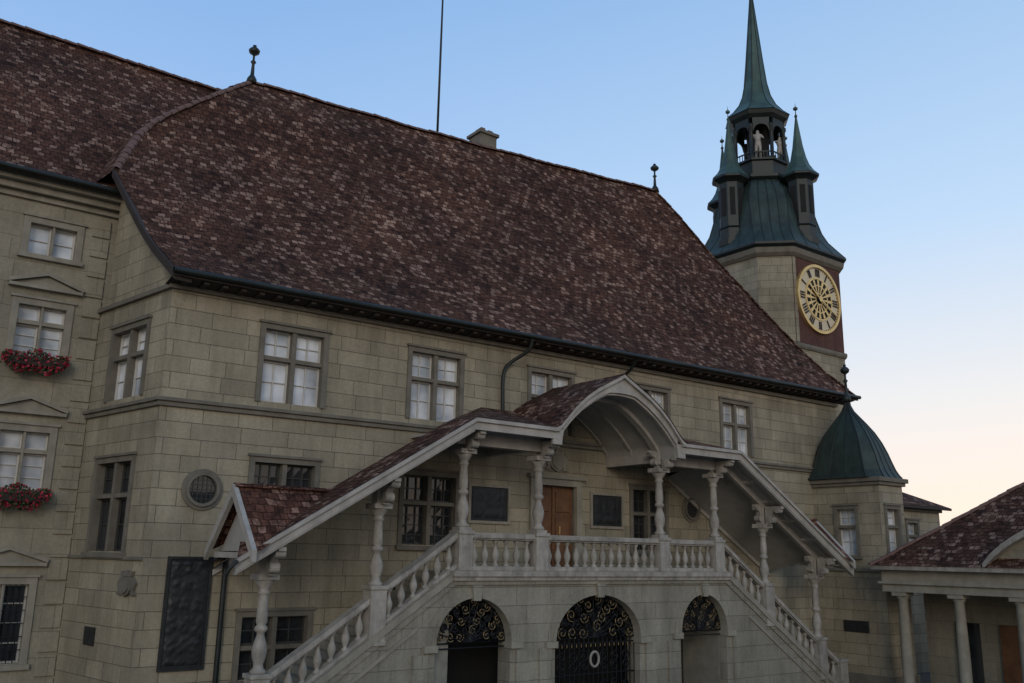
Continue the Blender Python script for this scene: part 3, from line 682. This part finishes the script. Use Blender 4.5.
for c,r,sp,ri in arches:
    y=Y0+.22
    for j,f in enumerate((.26,.50,.72,.90)):
        ni=[4,7,10,14][j]
        for i in range(ni):
            a=math.pi*(i+.5)/ni
            px,pz=c+r*f*math.cos(a),sp+.03+ri*f*math.sin(a)
            ((gold if (i+j)%2 else iron)).append(spiral(px,pz,.11*r,1.4,a+j,y,1 if a<math.pi/2 else -1))
            iron.append(spiral(px,pz,.09,1.2,a+2,y+.02,-1))
    for f in(.98,.56): iron.append([(c+r*f*math.cos(math.pi*k/24),y,sp+ri*f*math.sin(math.pi*k/24)) for k in range(25)])
    for k in range(13):
        a=math.pi*k/12;iron.append([(c,y,sp),(c+r*math.cos(a),y,sp+ri*math.sin(a))])
    for zz in(0,-.12): iron.append([(c-r,y,sp+zz),(c+r,y,sp+zz)])
c,r,sp,ri=arches[1];y=Y0+.22
n=18
for k in range(n+1):
    x=c-r+2*r*k/n;iron.append([(x,y,0),(x,y,sp)])
    if k<n: gold.append([(x+r/n,y,sp-.22),(x+r/n,y,sp-.14)])
for zz in(1.35,.75,.1): iron.append([(c-r,y,zz),(c+r,y,zz)])
for s in(-1,1):
    for zz in(1.8,1.55,1.05): 
        for q in(.35,.75,1.15):iron.append(spiral(c+s*q,zz,.16,1.5,zz*3+q*5,y-.02,s))
curve_obj('iron_gates',iron,.018,'iron',CS);curve_obj('gilded_scrolls',gold,.011,'goldd',CS)
curve_obj('gate_wreath',[[(c+.15*math.cos(2*math.pi*k/20),y-.05,1.72+.19*math.sin(2*math.pi*k/20)) for k in range(21)]],.035,'white',CS)
mb=MB()
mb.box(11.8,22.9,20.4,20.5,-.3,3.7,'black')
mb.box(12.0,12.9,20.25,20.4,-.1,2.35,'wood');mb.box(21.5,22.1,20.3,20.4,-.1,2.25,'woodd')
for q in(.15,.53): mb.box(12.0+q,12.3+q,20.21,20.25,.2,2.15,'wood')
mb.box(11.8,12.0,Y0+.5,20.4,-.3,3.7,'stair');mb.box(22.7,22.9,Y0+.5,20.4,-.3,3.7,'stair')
mb.build('undercroft',CS)
# ================================================================== LEFT BUILDING
LB=empty('corner_house');YL=24.75;LF=F_(0,YL,1,0,0,1)
cols=[3.17,-.45,-4.07]
holes=[];mb=MB();wn=MB()
for c in cols:
    for z0,z1 in((11.62,12.42),(9.0,10.28),(5.72,7.12),(1.7,3.5)): holes.append((c,c+1.1,z0,z1))
wall(mb,LF,-8,5.25,-.5,13.5,holes,'wall2',rm='trim2')
mb.poly([(-8,YL,-.5),(-8,35,-.5),(-8,35,13.5),(-8,YL,13.5)],'wall2')
mb.build('walls',LB)
for h in holes:
    a,b,c,d=h;window(wn,LF,a,b,c,d,lights=2,transom=None if c>11 or c<2 else .66,grid=(1,2) if c>11 else (1,4),sur='trim2',sw=.16,mw=.05,glass='glass' if c>2 else 'glassd')
    if c<11:
        z=d+.42;m=(a+b)/2;wn.box(a-.3,b+.3,-.16,.02,z,z+.08,'trim2',LF)
        wn.prism([(a-.26,z+.08),(b+.26,z+.08),(m,z+.36)],-.06,.02,'trim2',LF)
        for s in(-1,1):wn.prism([(m+s*(m-a+.32),z+.081),(m+s*(m-a+.32),z+.17),(m,z+.47),(m,z+.37)][::s],-.17,.02,'trim2',LF)
    if c<2:
        for k in range(1,8): wn.box(a+1.1*k/8-.012,a+1.1*k/8+.012,.03,.06,c,d,'iron',LF)
        for k in range(1,6): wn.box(a,b,.035,.055,c+(d-c)*k/6-.01,c+(d-c)*k/6+.01,'iron',LF)
wn.build('windows',LB)
mb=MB()
for k in range(24):
    z=-.3+.55*k
    if z<13: mb.box(4.62,5.06,-.05,.02,z+.03,z+.52,'wall2',LF)
for z0,z1,o in((13.0,13.15,.10),(13.15,13.32,.28),(13.32,13.5,.48),(-.5,.55,.1),(.95,1.05,.06)): mb.box(-8,5.0 if z0<12 else 5.3,-o,.02,z0,z1,'trim2',LF)
mb.build('cornice_and_quoins',LB,.012)
mb=MB()
LR=[(24.1,13.5),(24.6,13.95),(25.3,14.8),(27.3,17.3),(29.6,20.15)]
v=0
for (ya,za),(yb,zb) in zip(LR,LR[1:]):
    l=math.hypot(yb-ya,zb-za)
    xa_=5.3 if ya<24.5 else (5.45 if ya<25 else 7.5 if ya<27 else 9.3)
    mb.poly([(-9,ya,za),(xa_,ya,za),(xa_,yb,zb),(-9,yb,zb)],'tile',uv=[(-9,v),(xa_,v),(xa_,v+l),(-9,v+l)]);v+=l
mb.poly([(-9,29.6,20.15),(9.3,29.6,20.15),(9.3,35,13),(-9,35,13)],'tile')
mb.box(-9,5.3,24.05,24.12,13.42,13.56,'woodd')
ridgetiles([(-9,29.6,20.2),(9.3,29.6,20.2)])
mb.build('roof',LB)
curve_obj('gutter',[[(-9,24.0,13.5),(5.35,24.0,13.5)]],.07,'copperd',LB)
def flowerbox(cx,z,name):
    mb=MB();rnd=random.Random(int(z*10+cx*7))
    mb.box(cx-.62,cx+.62,-.42,-.17,z-.02,z+.16,'woodd',LF);mb.box(cx-.5,cx-.46,-.17,0,z,z+.04,'metal',LF);mb.box(cx+.46,cx+.5,-.17,0,z,z+.04,'metal',LF)
    for k in range(1500):
        u=cx+rnd.uniform(-.74,.74);w=math.sqrt(max(0,1-((u-cx)/.78)**2))
        d=-.30+rnd.gauss(0,.11);zz=z+.12+rnd.uniform(-.34,.24)*w+.05*math.sin(u*9)
        fl=rnd.random()<.42;sz=rnd.uniform(.02,.038)
        if fl: d-=.05
        n=Vector((rnd.gauss(0,1),rnd.gauss(0,1),rnd.gauss(0,1))).normalized();t=n.orthogonal().normalized();b=n.cross(t);p=LF.p(u,d,zz)
        mb.poly([p+t*sz,p+b*sz,p-t*sz,p-b*sz],'flower' if fl else 'leaf')
    return mb.build(name)
k=0
for c in cols[:2]:
    for z in(8.72,5.44):
        flowerbox(c+.5,z,'flower_box' if k==0 else 'flower_box.%03d'%k);k+=1
# ================================================================== ANNEX HOUSE
AX=empty('annex_house');AF=F_(0,20.8,1,0,0,1);mb=MB()
hs=[(34.2,35.0,4.6,6.0),(36.6,37.4,4.6,6.0)]
wall(mb,AF,32.31,39.3,-.5,6.7,hs,'wall');mb.poly([(39.3,20.8,-.5),(39.3,24.8,-.5),(39.3,24.8,6.7),(39.3,20.8,6.7)],'wall')
mb.box(32.31,39.4,-.1,.02,6.5,6.7,'trim',AF);mb.build('walls',AX)
mb=MB()
for h in hs: window(mb,AF,*h,lights=1,grid=(2,4))
mb.build('windows',AX)
mb=MB();mb.poly([(32.2,20.45,6.71),(39.7,20.45,6.71),(37.2,22.8,7.9),(32.2,22.8,7.9)],'tile');mb.poly([(39.7,20.45,6.71),(39.7,25,6.71),(37.2,22.8,7.9)],'tile');mb.poly([(32.2,22.8,7.9),(37.2,22.8,7.9),(39.7,25,6.71),(32.2,25,6.71)],'tile');mb.box(32.31,39.7,20.42,20.5,6.6,6.7,'woodd');mb.build('roof',AX)
# ================================================================== PORTICO
PB=empty('portico_building');PX=29.35;PY=17.75
PF=F_(PX,PY,0,-1,1,0)
mb=MB()
mb.box(0,17,0,.5,3.4,4.12,'trim2',PF);mb.box(-.1,17,-.1,.6,3.66,3.74,'trim2',PF);mb.box(-.2,17,-.28,.7,4.12,4.26,'white',PF)
mb.box(0,.4,.5,1.0,3.4,4.12,'trim2',PF)
for k in range(8):
    u=.55+1.92*k
    mb.box(u-.26,u+.26,.02,.54,-.3,.15,'trim2',PF);p=PF.p(u,.28,0)
    mb.lathe([(.23,.15),(.23,.22),(.18,.28),(.185,1.3),(.155,3.14),(.19,3.2),(.22,3.27)],p.x,p.y,0,'trim2',18);mb.box(u-.25,u+.25,.03,.53,3.27,3.4,'trim2',PF)
mb.build('colonnade',PB)
mb=MB()
hs=[(4.6,5.7,1.2,3.0),(9,10.1,1.2,3.0)];BF=F_(PX+2.6,PY,0,-1,1,0)
wall(mb,BF,0,17,-.3,4.2,hs,'wall2')
mb.box(0,17,.5,2.6,4.0,4.1,'soffit',PF)
mb.box(2.6,3.5,2.5,2.6,-.3,2.4,'wood',PF);mb.box(1.1,1.9,2.5,2.6,-.3,2.4,'glassd',PF)
for h in hs: window(mb,BF,*h,lights=1,transom=None,grid=(3,5))
mb.build('walls',PB)
mb=MB()
e=4.265;a=Vector((PX-.32,PY+.22,e));r0=Vector((34.35,12.62,8.3))
mb.poly([a,(PX-.32,0,e),(34.35,0,8.3),r0],'tile');mb.poly([a,r0,(39.7,PY+.22,e)],'tile');mb.poly([(39.7,PY+.22,e),r0,(34.35,0,8.3),(39.7,0,e)],'tile')
m=6.3;hw=2.7
P=[(m-hw+2*hw*i/24,4.28+1.35*math.sin(math.pi*i/24)**.8) for i in range(25)]
for (u,z),(u2,z2) in zip(P,P[1:]):
    mb.prism([(u,4.27),(u2,4.27),(u2,z2),(u,z)],.05,.15,'wall2',PF)
    mb.prism([(u,z-.10),(u2,z2-.10),(u2,z2+.10),(u,z+.10)],-.3,.2,'white',PF)
    q=[PF.p(u,-.3,z+.11),PF.p(u2,-.3,z2+.11),PF.p(u2,2.6,z2+.11),PF.p(u,2.6,z+.11)];mb.poly(q,'tile')
ridgetiles([a,r0],.1,.36,'ridge')
mb.build('roof',PB)
# ================================================================== GROUND
mb=MB()
ys=[(-150,2.8),(-3,2.8),(4,2.5),(10,1.3),(15,.35),(17.5,0),(24,0),(300,0)]
for (ya,za),(yb,zb) in zip(ys,ys[1:]): mb.poly([(-200,ya,za),(300,ya,za),(300,yb,zb),(-200,yb,zb)],'ground',smooth=True)
mb.build('ground')
# ================================================================== LIGHT / WORLD
w=bpy.data.worlds.new('World');S.world=w;w.use_nodes=True;nt=w.node_tree;bg=nt.nodes['Background']
saz,sel=rad(-125),rad(16)
sky=nt.nodes.new('ShaderNodeTexSky');sky.sky_type='NISHITA';sky.sun_disc=False;sky.sun_elevation=sel;sky.sun_rotation=math.pi/2-saz;sky.altitude=600;sky.air_density=1.0;sky.dust_density=1.0;sky.ozone_density=1.5
tc=nt.nodes.new('ShaderNodeTexCoord');sp=nt.nodes.new('ShaderNodeSeparateXYZ');nt.links.new(tc.outputs['Generated'],sp.inputs[0])
grad=ramp(nt,sp.outputs[2],[(0.0,(6.6,5.7,5.5)),(.06,(6.3,5.7,5.7)),(.16,(5.3,5.8,6.6)),(.34,(3.3,5.0,7.6)),(.62,(1.85,3.6,6.7)),(1.0,(1.5,2.9,5.5))])
def dot(v):
    d=nt.nodes.new('ShaderNodeVectorMath');d.operation='DOT_PRODUCT';nt.links.new(tc.outputs['Generated'],d.inputs[0]);d.inputs[1].default_value=v;return d.outputs['Value']
mr=nt.nodes.new('ShaderNodeMapRange');mr.inputs['From Min'].default_value=-1;nt.links.new(dot((.6,.8,0)),mr.inputs[0])
back=ramp(nt,mr.outputs[0],[(.25,(.84,.74,.64)),(.72,(1,1,1))])
warm=ramp(nt,dot((.98,.05,.0)),[(.3,(1,1,1)),(1.0,(1.5,1.28,1.06))])
grad=mixc(nt,grad,warm,1.0,'MULTIPLY');grad=mixc(nt,grad,back,1.0,'MULTIPLY')
skm=mixc(nt,sky.outputs[0],grad,.85)
nt.links.new(skm,bg.inputs[0]);bg.inputs[1].default_value=.13
sl=bpy.data.lights.new('sun','SUN');sl.energy=.6;sl.angle=rad(20);sl.color=(1,.90,.78);so=bpy.data.objects.new('sun',sl);S.collection.objects.link(so)
dv=Vector((math.cos(sel)*math.cos(saz),math.cos(sel)*math.sin(saz),math.sin(sel)))
so.rotation_euler=dv.to_track_quat('Z','Y').to_euler()
# ================================================================== CAMERA
a,p,r=map(math.radians,(53.1,13.3,1.06))
R0=Vector((math.sin(a),-math.cos(a),0));Fw=Vector((math.cos(p)*math.cos(a),math.cos(p)*math.sin(a),math.sin(p)));U0=R0.cross(Fw)
Rv=R0*math.cos(r)+U0*math.sin(r);Uv=U0*math.cos(r)-R0*math.sin(r)
cd=bpy.data.cameras.new('camera');cd.sensor_width=36;cd.lens=900/1024*36;cd.clip_end=1500
co=bpy.data.objects.new('camera',cd);S.collection.objects.link(co)
mt=Matrix((Rv,Uv,-Fw)).transposed().to_4x4();mt.translation=Vector((0,0,4.4));co.matrix_world=mt;S.camera=co
S.view_settings.view_transform='Standard';S.view_settings.look='None';S.view_settings.exposure=0
